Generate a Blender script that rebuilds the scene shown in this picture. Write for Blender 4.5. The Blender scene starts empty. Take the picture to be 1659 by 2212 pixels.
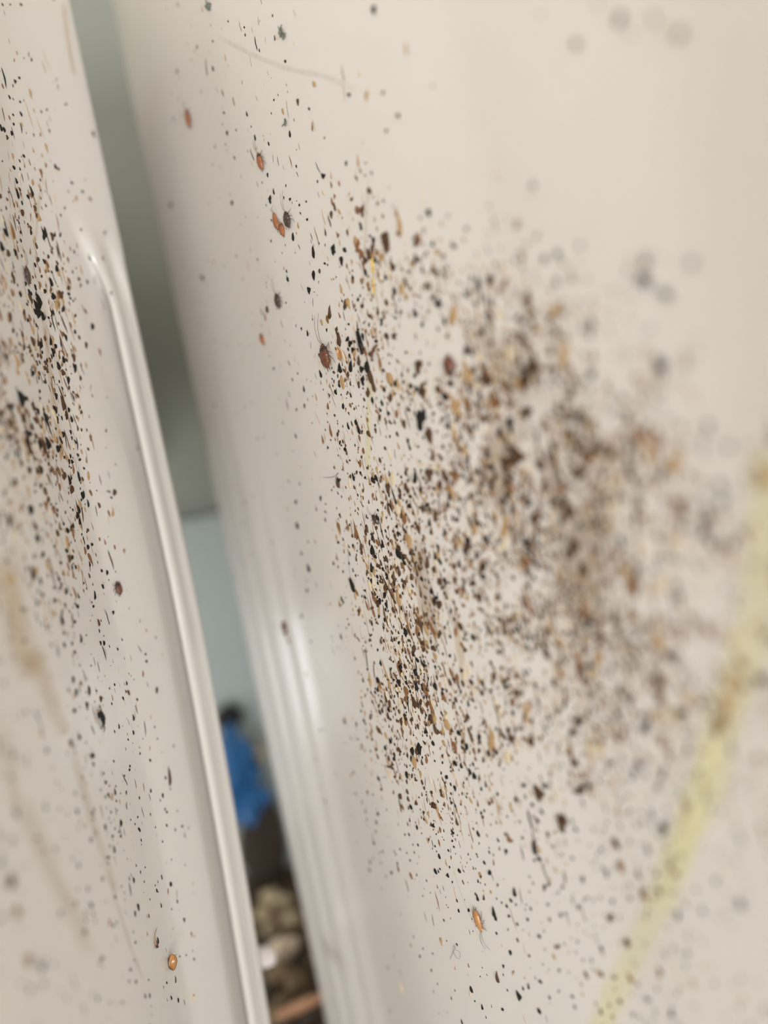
import bpy, bmesh, math, random
from mathutils import Vector, Matrix, noise
from mathutils.bvhtree import BVHTree

R = random.Random(7)
scene = bpy.context.scene
COL = scene.collection

# ------------------------------------------------------------------ camera, light, exposure
W, H = 1659, 2212
FPX = 1663.0                                   # focal length in pixels of the 1659 x 2212 frame
cam_d = bpy.data.cameras.new('camera')
cam = bpy.data.objects.new('camera', cam_d)
COL.objects.link(cam)
CAM_LOC = Vector((0, 0, 0.187))
CAM_ROT = Matrix.Rotation(math.radians(87.0), 3, 'X') @ Matrix.Rotation(math.radians(-11.3), 3, 'Z')
cam.matrix_world = Matrix.Translation(CAM_LOC) @ CAM_ROT.to_4x4()
cam_d.sensor_width = 36
cam_d.lens = FPX * 36 / H
cam_d.clip_start = 0.002
cam_d.clip_end = 50
cam_d.dof.use_dof = True
cam_d.dof.focus_distance = 0.160
cam_d.dof.aperture_fstop = 4.3
scene.camera = cam

scene.view_settings.view_transform = 'Standard'
scene.view_settings.look = 'None'
scene.view_settings.gamma = 1
scene.view_settings.use_curve_mapping = False
scene.view_settings.exposure = 0.0

world = bpy.data.worlds.new('world')
scene.world = world
world.use_nodes = True
bg = world.node_tree.nodes['Background']
bg.inputs[0].default_value = (1.0, 0.96, 0.91, 1)
bg.inputs[1].default_value = 0.54


def area(name, loc, target, size, power, color):
    l = bpy.data.lights.new(name, 'AREA')
    l.shape = 'RECTANGLE'
    l.size, l.size_y = size
    l.energy = power
    l.color = color
    o = bpy.data.objects.new(name, l)
    COL.objects.link(o)
    o.location = loc
    o.rotation_euler = (Vector(target) - Vector(loc)).to_track_quat('-Z', 'Y').to_euler()
    return o


area('ceiling_lamp', (-0.95, 0.10, 1.45), (0, 0.25, 0.30), (0.8, 0.8), 12.5, (1.0, 0.92, 0.81))
area('near_fill', (-0.055, -0.15, 0.50), (0.05, 0.09, 0.26), (0.25, 0.25), 0.2, (1.0, 0.90, 0.80))  # added near fill: falls off with distance so the gap side stays darker
area('low_front_fill', (0.14, -0.60, 0.0), (0.02, 0.2, 0.0), (0.8, 0.3), 17, (0.93, 0.96, 1.0))  # added low cool fill that brightens the lower panels and rim
area('low_side_fill', (-0.43, 0.30, 0.05), (-0.05, 0.235, 0.07), (0.13, 0.09), 0.72, (0.88, 0.93, 1.0))  # added hidden lamp lighting the low rounded corner and the litter


# ------------------------------------------------------------------ helpers
def px_dir(px, py):
    return (CAM_ROT @ Vector(((px - W / 2) / FPX, -(py - H / 2) / FPX, -1))).normalized()


def srgb(r, g, b):
    f = lambda c: (c / 12.92 if c <= .04045 else ((c + .055) / 1.055) ** 2.4)
    return (f(r / 255), f(g / 255), f(b / 255), 1)


def mat(name, color, rough=.5, vary=0.0, scale=900, spec=.5, bump=0.0, alpha=None, trans=0.0, coat=0.0):
    m = bpy.data.materials.new(name)
    m.use_nodes = True
    nt = m.node_tree
    b = nt.nodes['Principled BSDF']
    b.inputs['Roughness'].default_value = rough
    b.inputs['Specular IOR Level'].default_value = spec
    b.inputs['Coat Weight'].default_value = coat
    b.inputs['Coat Roughness'].default_value = .1
    if trans:
        b.inputs['Subsurface Weight'].default_value = trans
        b.inputs['Subsurface Radius'].default_value = (.0008, .0005, .0003)
        b.inputs['Subsurface Scale'].default_value = 1.0
    tc = nt.nodes.new('ShaderNodeTexCoord')
    nz = nt.nodes.new('ShaderNodeTexNoise')
    nz.inputs['Scale'].default_value = scale
    nz.inputs['Detail'].default_value = 4
    nt.links.new(tc.outputs['Object'], nz.inputs['Vector'])
    mix = nt.nodes.new('ShaderNodeMix')
    mix.data_type = 'RGBA'
    c = color
    mix.inputs[6].default_value = (c[0] * (1 - vary), c[1] * (1 - vary), c[2] * (1 - vary), 1)
    mix.inputs[7].default_value = (min(1, c[0] * (1 + vary)), min(1, c[1] * (1 + vary)), min(1, c[2] * (1 + vary)), 1)
    nt.links.new(nz.outputs['Fac'], mix.inputs[0])
    nt.links.new(mix.outputs[2], b.inputs['Base Color'])
    if bump:
        bp = nt.nodes.new('ShaderNodeBump')
        bp.inputs['Strength'].default_value = bump
        bp.inputs['Distance'].default_value = .0005
        nt.links.new(nz.outputs['Fac'], bp.inputs['Height'])
        nt.links.new(bp.outputs['Normal'], b.inputs['Normal'])
    if alpha is not None:
        rp = nt.nodes.new('ShaderNodeMapRange')
        rp.inputs[1].default_value = .3
        rp.inputs[2].default_value = .7
        rp.inputs[3].default_value = alpha * .45
        rp.inputs[4].default_value = min(1, alpha * 1.4)
        nt.links.new(nz.outputs['Fac'], rp.inputs[0])
        at = nt.nodes.new('ShaderNodeVertexColor')
        at.layer_name = 'fade'
        mu = nt.nodes.new('ShaderNodeMath')
        mu.operation = 'MULTIPLY'
        nt.links.new(rp.outputs[0], mu.inputs[0])
        nt.links.new(at.outputs['Color'], mu.inputs[1])
        nt.links.new(mu.outputs[0], b.inputs['Alpha'])
    return m


def link(name, verts, faces, mats, parent=None, smooth=True, fmat=None):
    me = bpy.data.meshes.new(name)
    me.from_pydata([tuple(v) for v in verts], [], faces)
    for m in (mats if isinstance(mats, (list, tuple)) else [mats]):
        me.materials.append(m)
    if fmat:
        me.polygons.foreach_set('material_index', fmat)
    if smooth:
        me.polygons.foreach_set('use_smooth', [True] * len(me.polygons))
    me.update()
    o = bpy.data.objects.new(name, me)
    COL.objects.link(o)
    if parent is not None:
        o.parent = parent
    return o


def tag(o, label=None, cat=None, group=None, kind=None):
    if label: o['label'] = label
    if cat: o['category'] = cat
    if group: o['group'] = group
    if kind: o['kind'] = kind
    return o


def empty(name, mw):
    o = bpy.data.objects.new(name, None)
    o.empty_display_size = .002
    COL.objects.link(o)
    o.matrix_world = mw
    return o


def smooth01(a, b, x):
    t = max(0, min(1, (x - a) / (b - a)))
    return t * t * (3 - 2 * t)


def spline(pts, n):
    """Catmull-Rom through 2-D / 3-D points, n steps per span."""
    out = []
    P = [Vector(p) for p in pts]
    for i in range(len(P) - 1):
        p0 = P[max(i - 1, 0)]; p1 = P[i]; p2 = P[i + 1]; p3 = P[min(i + 2, len(P) - 1)]
        for k in range(n):
            t = k / n
            out.append(.5 * ((2 * p1) + (p2 - p0) * t + (2 * p0 - 5 * p1 + 4 * p2 - p3) * t * t + (3 * p1 - p0 - 3 * p2 + p3) * t ** 3))
    out.append(P[-1])
    return out


def tube(pts, radii, sides=6):
    """Closed tube along 3-D points: (verts, faces)."""
    vs, fs = [], []
    n = len(pts)
    P = [Vector(p) for p in pts]
    for i, p in enumerate(P):
        d = (P[min(i + 1, n - 1)] - P[max(i - 1, 0)]).normalized()
        a = d.orthogonal() if abs(d.z) > .95 else d.cross(Vector((0, 0, 1)))
        a.normalize()
        b = d.cross(a)
        for k in range(sides):
            t = 2 * math.pi * k / sides
            vs.append(p + (a * math.cos(t) + b * math.sin(t)) * radii[i])
    for i in range(n - 1):
        for k in range(sides):
            k2 = (k + 1) % sides
            fs.append((i * sides + k, i * sides + k2, (i + 1) * sides + k2, (i + 1) * sides + k))
    fs.append(tuple(range(sides))[::-1])
    fs.append(tuple((n - 1) * sides + k for k in range(sides)))
    return vs, fs


# ------------------------------------------------------------------ materials
M_panel = mat('cream_gloss_paint', (.60, .56, .508), rough=.19, vary=.02, scale=60, spec=.5)
M_panel2 = mat('cream_gloss_moulding', (.60, .56, .508), rough=.15, vary=.02, scale=60, spec=.5)
M_wall = mat('grey_green_wall', srgb(149, 153, 141), rough=.7, vary=.08, scale=14, bump=.1)
M_base = mat('pale_aqua_skirting', srgb(166, 176, 172), rough=.55, vary=.06, scale=20)
M_floor = mat('dirty_floor', srgb(92, 76, 58), rough=.9, vary=.5, scale=120, bump=.6)
M_black = mat('dropping_black', (.009, .007, .005), rough=.7, vary=.4, spec=.25)
M_dark = mat('dropping_dark_brown', (.060, .027, .009), rough=.6, vary=.5, spec=.3)
M_brown = mat('dropping_brown', (.18, .078, .024), rough=.45, vary=.45)
M_tan = mat('dropping_tan', (.36, .225, .10), rough=.5, vary=.25)
M_pale = mat('dropping_pale_tan', (.56, .46, .31), rough=.45, vary=.12)
SPECK = [M_black, M_dark, M_brown, M_tan, M_pale]
M_yellow = mat('yellow_residue', (.62, .42, .06), rough=.4, vary=.2)
M_film_yellow = mat('yellow_film', (.84, .78, .34), rough=.35, vary=.1, scale=25, alpha=.36)
M_film_ochre = mat('ochre_film', (.60, .41, .18), rough=.3, vary=.15, scale=120, alpha=.28)
M_film_tan = mat('tan_film', (.58, .45, .28), rough=.3, vary=.15, scale=150, alpha=.22)
M_film_brown = mat('brown_film', (.34, .21, .10), rough=.4, vary=.3, scale=420, alpha=.34)
M_film_grey = mat('grey_scuff_film', (.42, .40, .37), rough=.5, vary=.2, scale=900, alpha=.14)
M_bug_red = mat('insect_reddish_brown', (.11, .034, .014), rough=.3, vary=.35, scale=1500, trans=.15, coat=.3)
M_bug_dark = mat('insect_dark_brown', (.045, .028, .016), rough=.3, vary=.4, scale=1500, coat=.3)
M_bug_head = mat('insect_head_dark', (.03, .014, .008), rough=.3, vary=.3, scale=1500)
M_bug_orange = mat('insect_orange_brown', (.27, .095, .03), rough=.3, vary=.25, scale=1500, trans=.25, coat=.3)
M_bug_tan = mat('insect_tan', (.40, .19, .06), rough=.28, vary=.25, scale=1500, trans=.25, coat=.4)
M_husk_in = mat('husk_pale_inside', (.72, .5, .33), rough=.35, vary=.2, scale=1800, trans=.3)
M_husk = mat('husk_amber', (.45, .2, .06), rough=.3, vary=.25, scale=1500, trans=.4)
M_leg = mat('insect_leg_brown', (.10, .05, .025), rough=.4, vary=.3, scale=1500)
M_hair = mat('hair_dark', (.035, .028, .022), rough=.4, vary=.2)
M_lint = mat('lint_grey', (.14, .15, .12), rough=.9, vary=.4)
M_blue = mat('blue_plastic_film', srgb(42, 102, 154), rough=.38, vary=.25, scale=90, bump=.4)
M_rubber = mat('black_rubber', (.012, .013, .013), rough=.7, vary=.3)
M_wood = mat('orange_wood_splinter', srgb(166, 124, 92), rough=.8, vary=.25, scale=200)
M_crumbA = mat('crumb_beige', srgb(196, 178, 142), rough=.9, vary=.2, scale=180, bump=.5)
M_crumbB = mat('crumb_brown', srgb(118, 98, 72), rough=.9, vary=.3, scale=180, bump=.5)
M_crumbC = mat('crumb_offwhite', srgb(222, 200, 172), rough=.8, vary=.1, scale=180, bump=.3)
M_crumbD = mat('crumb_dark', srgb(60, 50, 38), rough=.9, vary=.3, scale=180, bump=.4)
M_knob = mat('white_plastic_knob', srgb(214, 206, 200), rough=.4, vary=.03)

# ------------------------------------------------------------------ the setting
M_bounce = mat('pale_bounce_floor', srgb(222, 218, 210), rough=.45, vary=.04, scale=30)  # unseen front floor, made pale to bounce light up the panels
floor = link('floor', [(-.9, -.9, 0), (.9, -.9, 0), (.9, .215, 0), (-.9, .215, 0), (-.9, .42, 0), (.9, .42, 0)], [(0, 1, 2, 3), (3, 2, 5, 4)], [M_bounce, M_floor], smooth=False, fmat=[0, 1])
tag(floor, kind='structure')
YW = .395


def box(name, lo, hi, m, parent=None):
    x0, y0, z0 = lo; x1, y1, z1 = hi
    v = [(x0, y0, z0), (x1, y0, z0), (x1, y1, z0), (x0, y1, z0), (x0, y0, z1), (x1, y0, z1), (x1, y1, z1), (x0, y1, z1)]
    f = [(3, 2, 1, 0), (4, 5, 6, 7), (0, 1, 5, 4), (1, 2, 6, 5), (2, 3, 7, 6), (3, 0, 4, 7)]
    return link(name, v, f, m, parent, smooth=False)


wall = tag(box('wall_back', (-.9, YW, 0), (.9, YW + .03, 1.1), M_wall), kind='structure')
base = box('baseboard_back', (-.9, YW - .014, 0), (.9, YW - .0005, .182), M_base)
tag(base, kind='structure')

# ------------------------------------------------------------------ the two panels
TOP = .347


def plane_x(d):
    return -61.6 - .03 * (d - 160)


# (depth mm, x mm of the moulded lower edge)   smooth above, moulded below
RIM = [(165, None), (167, -61.4), (171, -60.5), (176, -59.5), (181, -58.6), (184, -58.15), (185.6, -58.02), (186, -57.98), (186.6, -57.97), (191, -57.9), (194.5, -57.9),
       (196, -57.4), (195, -56.7), (192, -56.1), (190.6, -55.2), (190.9, -54.6), (192.4, -54.0), (196, -54.2), (199.8, -54.4), (200.2, -54.0), (199, -53.5),
       (198.8, -53.0), (199.6, -52.6), (201.5, -52.6), (203.5, -54.6), (205.5, -58.4), (207, -64.0)]


def left_profile(z):
    """Front outline (x, y in mm) of the rimmed panel at height z."""
    bevel = 1 - smooth01(.195, .245, z)
    bead = 1 - smooth01(.238, .262, z)
    pts = []
    for d in (18, 30, 45, 60, 75, 90, 105, 120, 135, 145, 155):
        pts.append((plane_x(d), d))
    n = len(RIM)
    for i, (d, x) in enumerate(RIM):
        t = min(1, i / (n - 5))
        if i > n - 5:                                     # the edge turns away behind
            px_, pd_ = x, d
        else:                                             # plain above the moulding: one gentle ramp out to the same edge
            px_, pd_ = plane_x(165) + 9.0 * t ** 1.5, 165 + 35.5 * t
        if x is None:
            x = plane_x(d)
        k = bevel if i <= 9 else max(bead, bevel * .999)
        pts.append((px_ * (1 - k) + x * k, pd_ * (1 - k) + d * k))
    draw_in = 4.0 * (max(0, .175 - max(z, .03)) / .115) ** 1.4      # the rim leans away a little towards its foot
    return [(x - draw_in * smooth01(120, 185, d), d) for x, d in pts]


def mesh_panel(name, prof, back, zs, m, parent):
    """Closed upright solid: prof(z) = front outline, back = fixed back outline."""
    vs, fs = [], []
    n = None
    for z in zs:
        p = prof(z) + back
        n = len(p)
        vs += [(a / 1000, b / 1000, z) for a, b in p]
    for i in range(len(zs) - 1):
        for k in range(n):
            k2 = (k + 1) % n
            fs.append((i * n + k, i * n + k2, (i + 1) * n + k2, (i + 1) * n + k))
    fs.append(tuple(range(n))[::-1])
    fs.append(tuple((len(zs) - 1) * n + k for k in range(n)))
    o = link(name, vs, fs, m, parent)
    me = o.data
    bm = bmesh.new()
    bm.from_mesh(me)
    bmesh.ops.recalc_face_normals(bm, faces=bm.faces)
    for e in bm.edges:
        if len(e.link_faces) == 2 and e.calc_face_angle(0) > math.radians(48):
            e.smooth = False
    bm.to_mesh(me)
    bm.free()
    return o


zsL = [0.0] + [.01 * i for i in range(1, 19)] + [.18 + .004 * i for i in range(1, 25)] + [.286, .30, .32, .335, TOP - .003, TOP]
rimmed = empty('appliance_panel', Matrix.Translation((-.06, .12, 0)))
tag(rimmed, 'cream glossy narrow panel with a beaded moulded rim along its edge beside the gap', 'panel')
INV_L = rimmed.matrix_world.inverted()
left_mesh = mesh_panel('panel_face', left_profile, [(-75, 208), (-75.5, 207), (-75.5, 18)], zsL, M_panel2, None)

RP = [(56, 52), (52, 60), (47, 72), (40.2, 90), (28.5, 112), (20, 126), (-3.8, 160), (-22, 189), (-37.5, 213), (-46.8, 230), (-51.2, 243), (-53.2, 257), (-53.6, 275), (-53.6, 300), (-53.6, 372)]
RPS = [(p.x, p.y) for p in spline(RP, 10)]


def right_profile(z):
    k = smooth01(TOP - .006, TOP, z) * 2.5
    fl = .22 * (1 - smooth01(.13, .24, z))               # shallow flutes pressed into the rounded corner, fading out upwards
    out = []
    for x, y in RPS:
        w = smooth01(184, 200, y) * (1 - smooth01(238, 250, y))
        f = fl * w * (math.sin(y * .62) + .6 * math.sin(y * 1.05 + 1))
        out.append((x + k + f, y + k))
    return out


zsR = [.02 * i for i in range(0, 17)] + [.330, .339, .341, .343, .345, TOP]
smoothp = empty('appliance_panel', Matrix.Translation((.01, .2, 0)))
tag(smoothp, 'wide smooth cream panel with a rounded corner, densely fouled with brown droppings', 'panel')
right_mesh = mesh_panel('panel_face', right_profile, [(330, 372), (330, 52)], zsR, M_panel, None)
for o, r in ((left_mesh, rimmed), (right_mesh, smoothp)):
    o.parent = r
    o.matrix_parent_inverse = r.matrix_world.inverted()


carcass = box('light_block_body', (-.36, .2125, .12), (-.22, .374, TOP), M_panel)  # added unseen block: darkens the upper gap, lets side light in below
carcass.parent = rimmed
carcass.matrix_parent_inverse = rimmed.matrix_world.inverted()
light_block_flange = box('light_block_flange', (-.2199, .2082, .212), (-.072, .2122, TOP), M_panel2, rimmed)  # added unseen strip that shuts side light out of the upper gap
block_rail = box('light_block_rail', (-.2199, .2125, .212), (-.104, .374, TOP), M_panel, rimmed)  # added unseen block keeping the upper back wall dark
block_rail.matrix_parent_inverse = rimmed.matrix_world.inverted()
light_block_flange.matrix_parent_inverse = rimmed.matrix_world.inverted()
for fx in (-.34, -.24):  # legs under the added unseen light block
    ft = box('foot', (fx - .008, .34, 0), (fx + .008, .356, .12), M_panel2, rimmed)
    ft.matrix_parent_inverse = rimmed.matrix_world.inverted()


def bvh(o):
    return BVHTree.FromPolygons([v.co.copy() for v in o.data.vertices], [tuple(p.vertices) for p in o.data.polygons])


BV = {'L': bvh(left_mesh), 'R': bvh(right_mesh)}
PANEL = {'L': rimmed, 'R': smoothp}
UP = Vector((0, 0, 1))


def hit(px, py, want=None):
    d = px_dir(px, py)
    best = None
    for k, b in BV.items():
        p, n, i, dist = b.ray_cast(CAM_LOC, d)
        if p is not None and (best is None or dist < best[3]):
            if n.dot(d) > 0: n = -n
            best = (p, n, k, dist)
    if best is None or (want and best[2] != want):
        return None
    return best


def frame(p, n, ang=0.0, lift=0.0):
    """Frame on the surface: Y up the panel turned by ang (degrees), Z out of it."""
    y = (UP - n * UP.dot(n)).normalized()
    y = Matrix.Rotation(math.radians(ang), 3, n) @ y
    x = y.cross(n)
    m = Matrix((x, y, n)).transposed().to_4x4()
    m.translation = p + n * lift
    return m


def on_panel(px, py, ang=0.0, lift=0.0, want=None):
    h = hit(px, py, want)
    return (frame(h[0], h[1], ang, lift), h) if h else (None, None)


# ------------------------------------------------------------------ stains: thin dried films on the panels (parts of the panels)
def film(name, panel, path, widths, m, lift=.00006, label=None):
    """A thin film laid along picture points that all fall on one panel; edges fade out."""
    P = spline(path, 6)
    n = len(P)
    Wd = [widths[0] + (widths[-1] - widths[0]) * i / (n - 1) if len(widths) == 2 else widths[min(len(widths) - 1, int(i / n * len(widths)))] for i in range(n)]
    vs, fs, fade = [], [], []
    cols = (-1, -.55, 0, .55, 1)
    rows = 0
    for i, p in enumerate(P):
        t = (P[min(i + 1, n - 1)] - P[max(i - 1, 0)]).normalized()
        nn = Vector((-t.y, t.x))
        row = []
        for c in cols:
            w = Wd[i] * (1 + .35 * noise.noise(Vector((i * .37, c * 3.1, path[0][0] * .013))))
            q = p + nn * c * w
            h = hit(q.x, q.y, panel)
            if h is None:
                row.append(row[-1].copy() if row else hit(p.x, p.y, panel)[0])
            else:
                row.append(h[0] + h[1] * lift)
            e = min(1, min(i, n - 1 - i) / 3)
            fade.append((0 if abs(c) == 1 else .75 if c else 1) * e)
        vs += row
        rows += 1
    k = len(cols)
    for i in range(rows - 1):
        for j in range(k - 1):
            fs.append((i * k + j, i * k + j + 1, (i + 1) * k + j + 1, (i + 1) * k + j))
    o = link(name, vs, fs, m)
    ca = o.data.color_attributes.new('fade', 'FLOAT_COLOR', 'POINT')
    for i, f in enumerate(fade):
        ca.data[i].color = (f, f, f, 1)
    r = PANEL[panel]
    o.parent = r
    o.matrix_parent_inverse = r.matrix_world.inverted()
    if label: o['label'] = label
    return o


film('dried_streak', 'R', [(1690, 960), (1672, 1060), (1662, 1160), (1648, 1260), (1615, 1410), (1562, 1570), (1515, 1720), (1460, 1860), (1400, 2000), (1342, 2120), (1305, 2205), (1275, 2275)], (75, 30), M_film_yellow, label='yellow dried drip streak slanting down the smooth panel')
film('scuff', 'R', [(470, 78), (540, 115), (620, 148), (700, 165), (770, 195)], (7, 8), M_film_grey, label='faint grey scuff line')
film('dried_streak', 'L', [(8, 1180), (22, 1290), (48, 1400), (70, 1470)], (40, 34), M_film_ochre, label='ochre stain run')
film('dried_streak', 'L', [(60, 1400), (85, 1450), (110, 1510), (132, 1575), (138, 1590)], (30, 16), M_film_ochre)
film('dried_streak', 'L', [(150, 1600), (175, 1690), (205, 1790), (232, 1870), (252, 1930)], (13, 11), M_film_tan)
film('dried_streak', 'L', [(40, 1730), (70, 1790), (105, 1870), (150, 1960), (200, 2070)], (24, 20), M_film_tan)
film('dried_streak', 'L', [(232, 1880), (255, 1960), (280, 2040), (310, 2120)], (6, 5), M_film_tan)
film('dried_streak', 'L', [(5, 1560), (25, 1690), (40, 1760)], (18, 14), M_film_tan)
film('dried_streak', 'L', [(88, 400), (82, 450), (78, 500), (74, 540)], (5, 4), M_film_tan)
film('dried_streak', 'L', [(92, 680), (103, 760), (112, 850), (122, 920), (135, 980)], (6, 6), M_film_ochre)
film('edge_grime', 'L', [(136, 5), (143, 60), (149, 100), (156, 140), (162, 165)], (7, 6), M_film_ochre, label='brown grime on the upper edge')
film('dried_streak', 'R', [(805, 545), (808, 600), (806, 640)], (4, 3), M_film_ochre)
film('dried_streak', 'R', [(798, 800), (797, 880), (796, 950), (794, 1030)], (7, 6), M_film_yellow)
film('dried_streak', 'R', [(796, 380), (792, 470), (786, 560), (782, 640)], (4, 4), M_film_tan)
film('dried_streak', 'R', [(985, 1320), (995, 1420), (1010, 1490)], (10, 8), M_film_ochre)
film('dried_streak', 'R', [(1200, 1400), (1205, 1480), (1195, 1560)], (12, 10), M_film_ochre)
film('dried_streak', 'R', [(1290, 1560), (1280, 1610), (1260, 1620)], (24, 18), M_film_ochre)
film('dried_streak', 'R', [(1100, 900), (1080, 1000), (1040, 1100)], (46, 40), M_film_brown)
film('dried_streak', 'R', [(1250, 1050), (1260, 1200), (1240, 1330)], (70, 60), M_film_brown)
film('dried_streak', 'R', [(900, 1150), (915, 1270), (940, 1390)], (22, 20), M_film_brown)
film('dried_streak', 'R', [(1010, 700), (1090, 790), (1150, 880)], (36, 40), M_film_brown)
film('dried_streak', 'R', [(972, 1850), (1000, 1940), (1030, 2010), (1060, 2090)], (1.2, 1.0), M_film_grey, label='thin grey scratch beside the tan nymph')

# ------------------------------------------------------------------ droppings: thousands of dried specks
XR = [480, 560, 640, 700, 760, 820, 880, 940, 1020, 1100, 1200, 1300, 1400, 1500, 1600]
DR = {
    0: [2, 3, 2, .5, .3, .2, .2, .2, .2, .2, .2, .2, .3, .2, .1],
    200: [4, 5, 3, 1, .6, .4, .3, .2, 0, 0, 0, 0, 0, .1, 0],
    350: [4, 6, 5, 3, 3, 1.5, .5, .3, .2, .3, .1, 0, 0, 0, 0],
    450: [4, 6, 6, 6, 9, 12, 4, 2, 1, .5, .2, .2, 0, 0, 0],
    550: [4, 6, 7, 9, 18, 28, 20, 10, 5, 3, 1, .8, .8, .4, 0],
    650: [4, 6, 8, 14, 25, 30, 28, 22, 18, 14, 8, 4, 2, .5, .1],
    750: [4, 7, 9, 22, 45, 40, 35, 35, 35, 35, 28, 12, 4, 1, .2],
    850: [3, 6, 9, 25, 60, 50, 45, 45, 50, 50, 40, 22, 8, 2, .4],
    950: [3, 5, 8, 20, 50, 55, 45, 50, 60, 60, 50, 30, 12, 4, 2],
    1050: [2, 4, 6, 12, 35, 50, 50, 50, 60, 60, 55, 40, 16, 5, 3],
    1150: [2, 3, 5, 8, 35, 65, 60, 55, 55, 55, 55, 45, 22, 8, 5],
    1250: [1, 2, 4, 6, 35, 85, 85, 60, 50, 50, 50, 45, 22, 9, 6],
    1350: [.5, 2, 3, 6, 25, 75, 90, 70, 50, 45, 42, 38, 22, 10, 6],
    1450: [.3, 1, 2, 5, 22, 60, 95, 75, 45, 40, 35, 30, 18, 9, 7],
    1550: [.2, .5, 1, 3, 15, 45, 85, 70, 40, 32, 25, 22, 14, 9, 7],
    1650: [0, .3, .7, 1.5, 8, 28, 65, 60, 32, 20, 14, 12, 10, 9, 6],
    1750: [0, 0, .5, 1, 4, 15, 40, 40, 20, 14, 10, 8, 9, 8, 5],
    1850: [0, 0, .3, .6, 2, 8, 22, 24, 14, 10, 8, 7, 6, 6, 6],
    1950: [0, 0, .2, .3, 1, 4, 10, 12, 10, 8, 6, 5, 5, 5, 5],
    2050: [0, 0, .2, .3, .6, 2, 5, 6, 6, 5, 5, 5, 4, 4, 4],
    2212: [0, 0, 0, .2, .4, .6, 1, 2, 2, 3, 3, 3, 3, 3, 3],
}
XL = [0, 40, 80, 120, 160, 200, 260, 320, 380]
DL = {
    0: [2, 1, 1, .5, .3, 0, 0, 0, 0],
    150: [3, 3, 3, 2, 1, 0, 0, 0, 0],
    250: [8, 8, 6, 4, 2, 1, 0, 0, 0],
    350: [8, 10, 10, 5, 2, 1, 0, 0, 0],
    450: [22, 30, 40, 20, 5, 3, 0, 0, 0],
    550: [34, 40, 45, 35, 8, 4, 0, 0, 0],
    650: [42, 45, 60, 50, 14, 3, 0, 0, 0],
    750: [42, 45, 55, 50, 20, 2, 0, 0, 0],
    850: [45, 48, 55, 55, 25, 2, 0, 0, 0],
    950: [40, 42, 50, 50, 40, 2, 1, 0, 0],
    1050: [28, 33, 40, 45, 35, 6, 2, 0, 0],
    1150: [18, 22, 28, 30, 35, 10, 2, 0, 0],
    1250: [12, 14, 18, 22, 25, 14, 4, 1, 0],
    1350: [8, 10, 12, 16, 20, 18, 8, 2, 0],
    1450: [6, 7, 8, 12, 16, 20, 14, 4, 0],
    1550: [4, 5, 6, 8, 12, 20, 18, 5, 0],
    1650: [3, 4, 4, 6, 8, 16, 22, 8, 0],
    1750: [3, 3, 3, 4, 6, 9, 20, 9, 2],
    1850: [3, 2, 2, 3, 4, 6, 11, 9, 3],
    1950: [3, 2, 2, 2, 3, 5, 7, 9, 5],
    2050: [2, 2, 2, 2, 2, 4, 6, 8, 7],
    2212: [2, 1, 1, 1, 2, 3, 5, 6, 6],
}


def table(X, D, x, y):
    ys = sorted(D)
    if y <= ys[0]: a = b = ys[0]
    elif y >= ys[-1]: a = b = ys[-1]
    else:
        a = max(v for v in ys if v <= y); b = min(v for v in ys if v > y)
    ty = 0 if a == b else (y - a) / (b - a)
    x = max(X[0], min(X[-1] - 1e-6, x))
    i = max(k for k in range(len(X)) if X[k] <= x)
    i = min(i, len(X) - 2)
    tx = (x - X[i]) / (X[i + 1] - X[i])
    f = lambda r: D[r][i] * (1 - tx) + D[r][i + 1] * tx
    return f(a) * (1 - ty) + f(b) * ty


def speck_shape(rng, kind):
    """Unit outline of a dried speck (about 1 across, Y up the panel): base ring, raised ring, crest."""
    K = 9 if kind != 'streak' else 10
    ring = []
    ph = rng.uniform(0, 6.28)
    for i in range(K):
        a = 2 * math.pi * i / K
        r = .5 * (1 + .22 * math.sin(2 * a + ph) + .16 * rng.uniform(-1, 1))
        x, y = r * math.cos(a), r * math.sin(a)
        if kind == 'drop':                       # a drop drawn out to a point above
            if y > 0: x *= (1 - .75 * min(1, y * 2)); y *= 1.9
        elif kind == 'comma':
            if y < 0: x = x * (1 - .7 * min(1, -y * 2)) + .25 * y; y *= 1.7
        elif kind == 'streak':
            x *= .42 * (1 - .4 * abs(y)); y *= 3.4
            x += .12 * math.sin(y * 2 + ph)
        elif kind == 'clump':
            r2 = 1 + .45 * math.sin(3 * a + ph)
            x *= r2; y *= r2 * 1.15
        ring.append((x, y))
    return ring


SHAPES = []
rs = random.Random(11)
for kind, n in (('dot', 5), ('drop', 5), ('comma', 4), ('streak', 4), ('clump', 4)):
    for _ in range(n):
        SHAPES.append((kind, speck_shape(rs, kind)))
BY = {}
for i, (k, s) in enumerate(SHAPES):
    BY.setdefault(k, []).append(i)


def speck_geo(ring, hgt):
    K = len(ring)
    v = [(x, y, -.02) for x, y in ring] + [(x * .62 - .02, y * .62, hgt) for x, y in ring] + [(0, .0, hgt * 1.18)]
    f = [(i, (i + 1) % K, K + (i + 1) % K, K + i) for i in range(K)] + [(K + i, K + (i + 1) % K, 2 * K) for i in range(K)]
    return v, f


specks = []        # (screen size, matrix, shape, colour, panel, px, py)


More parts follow.
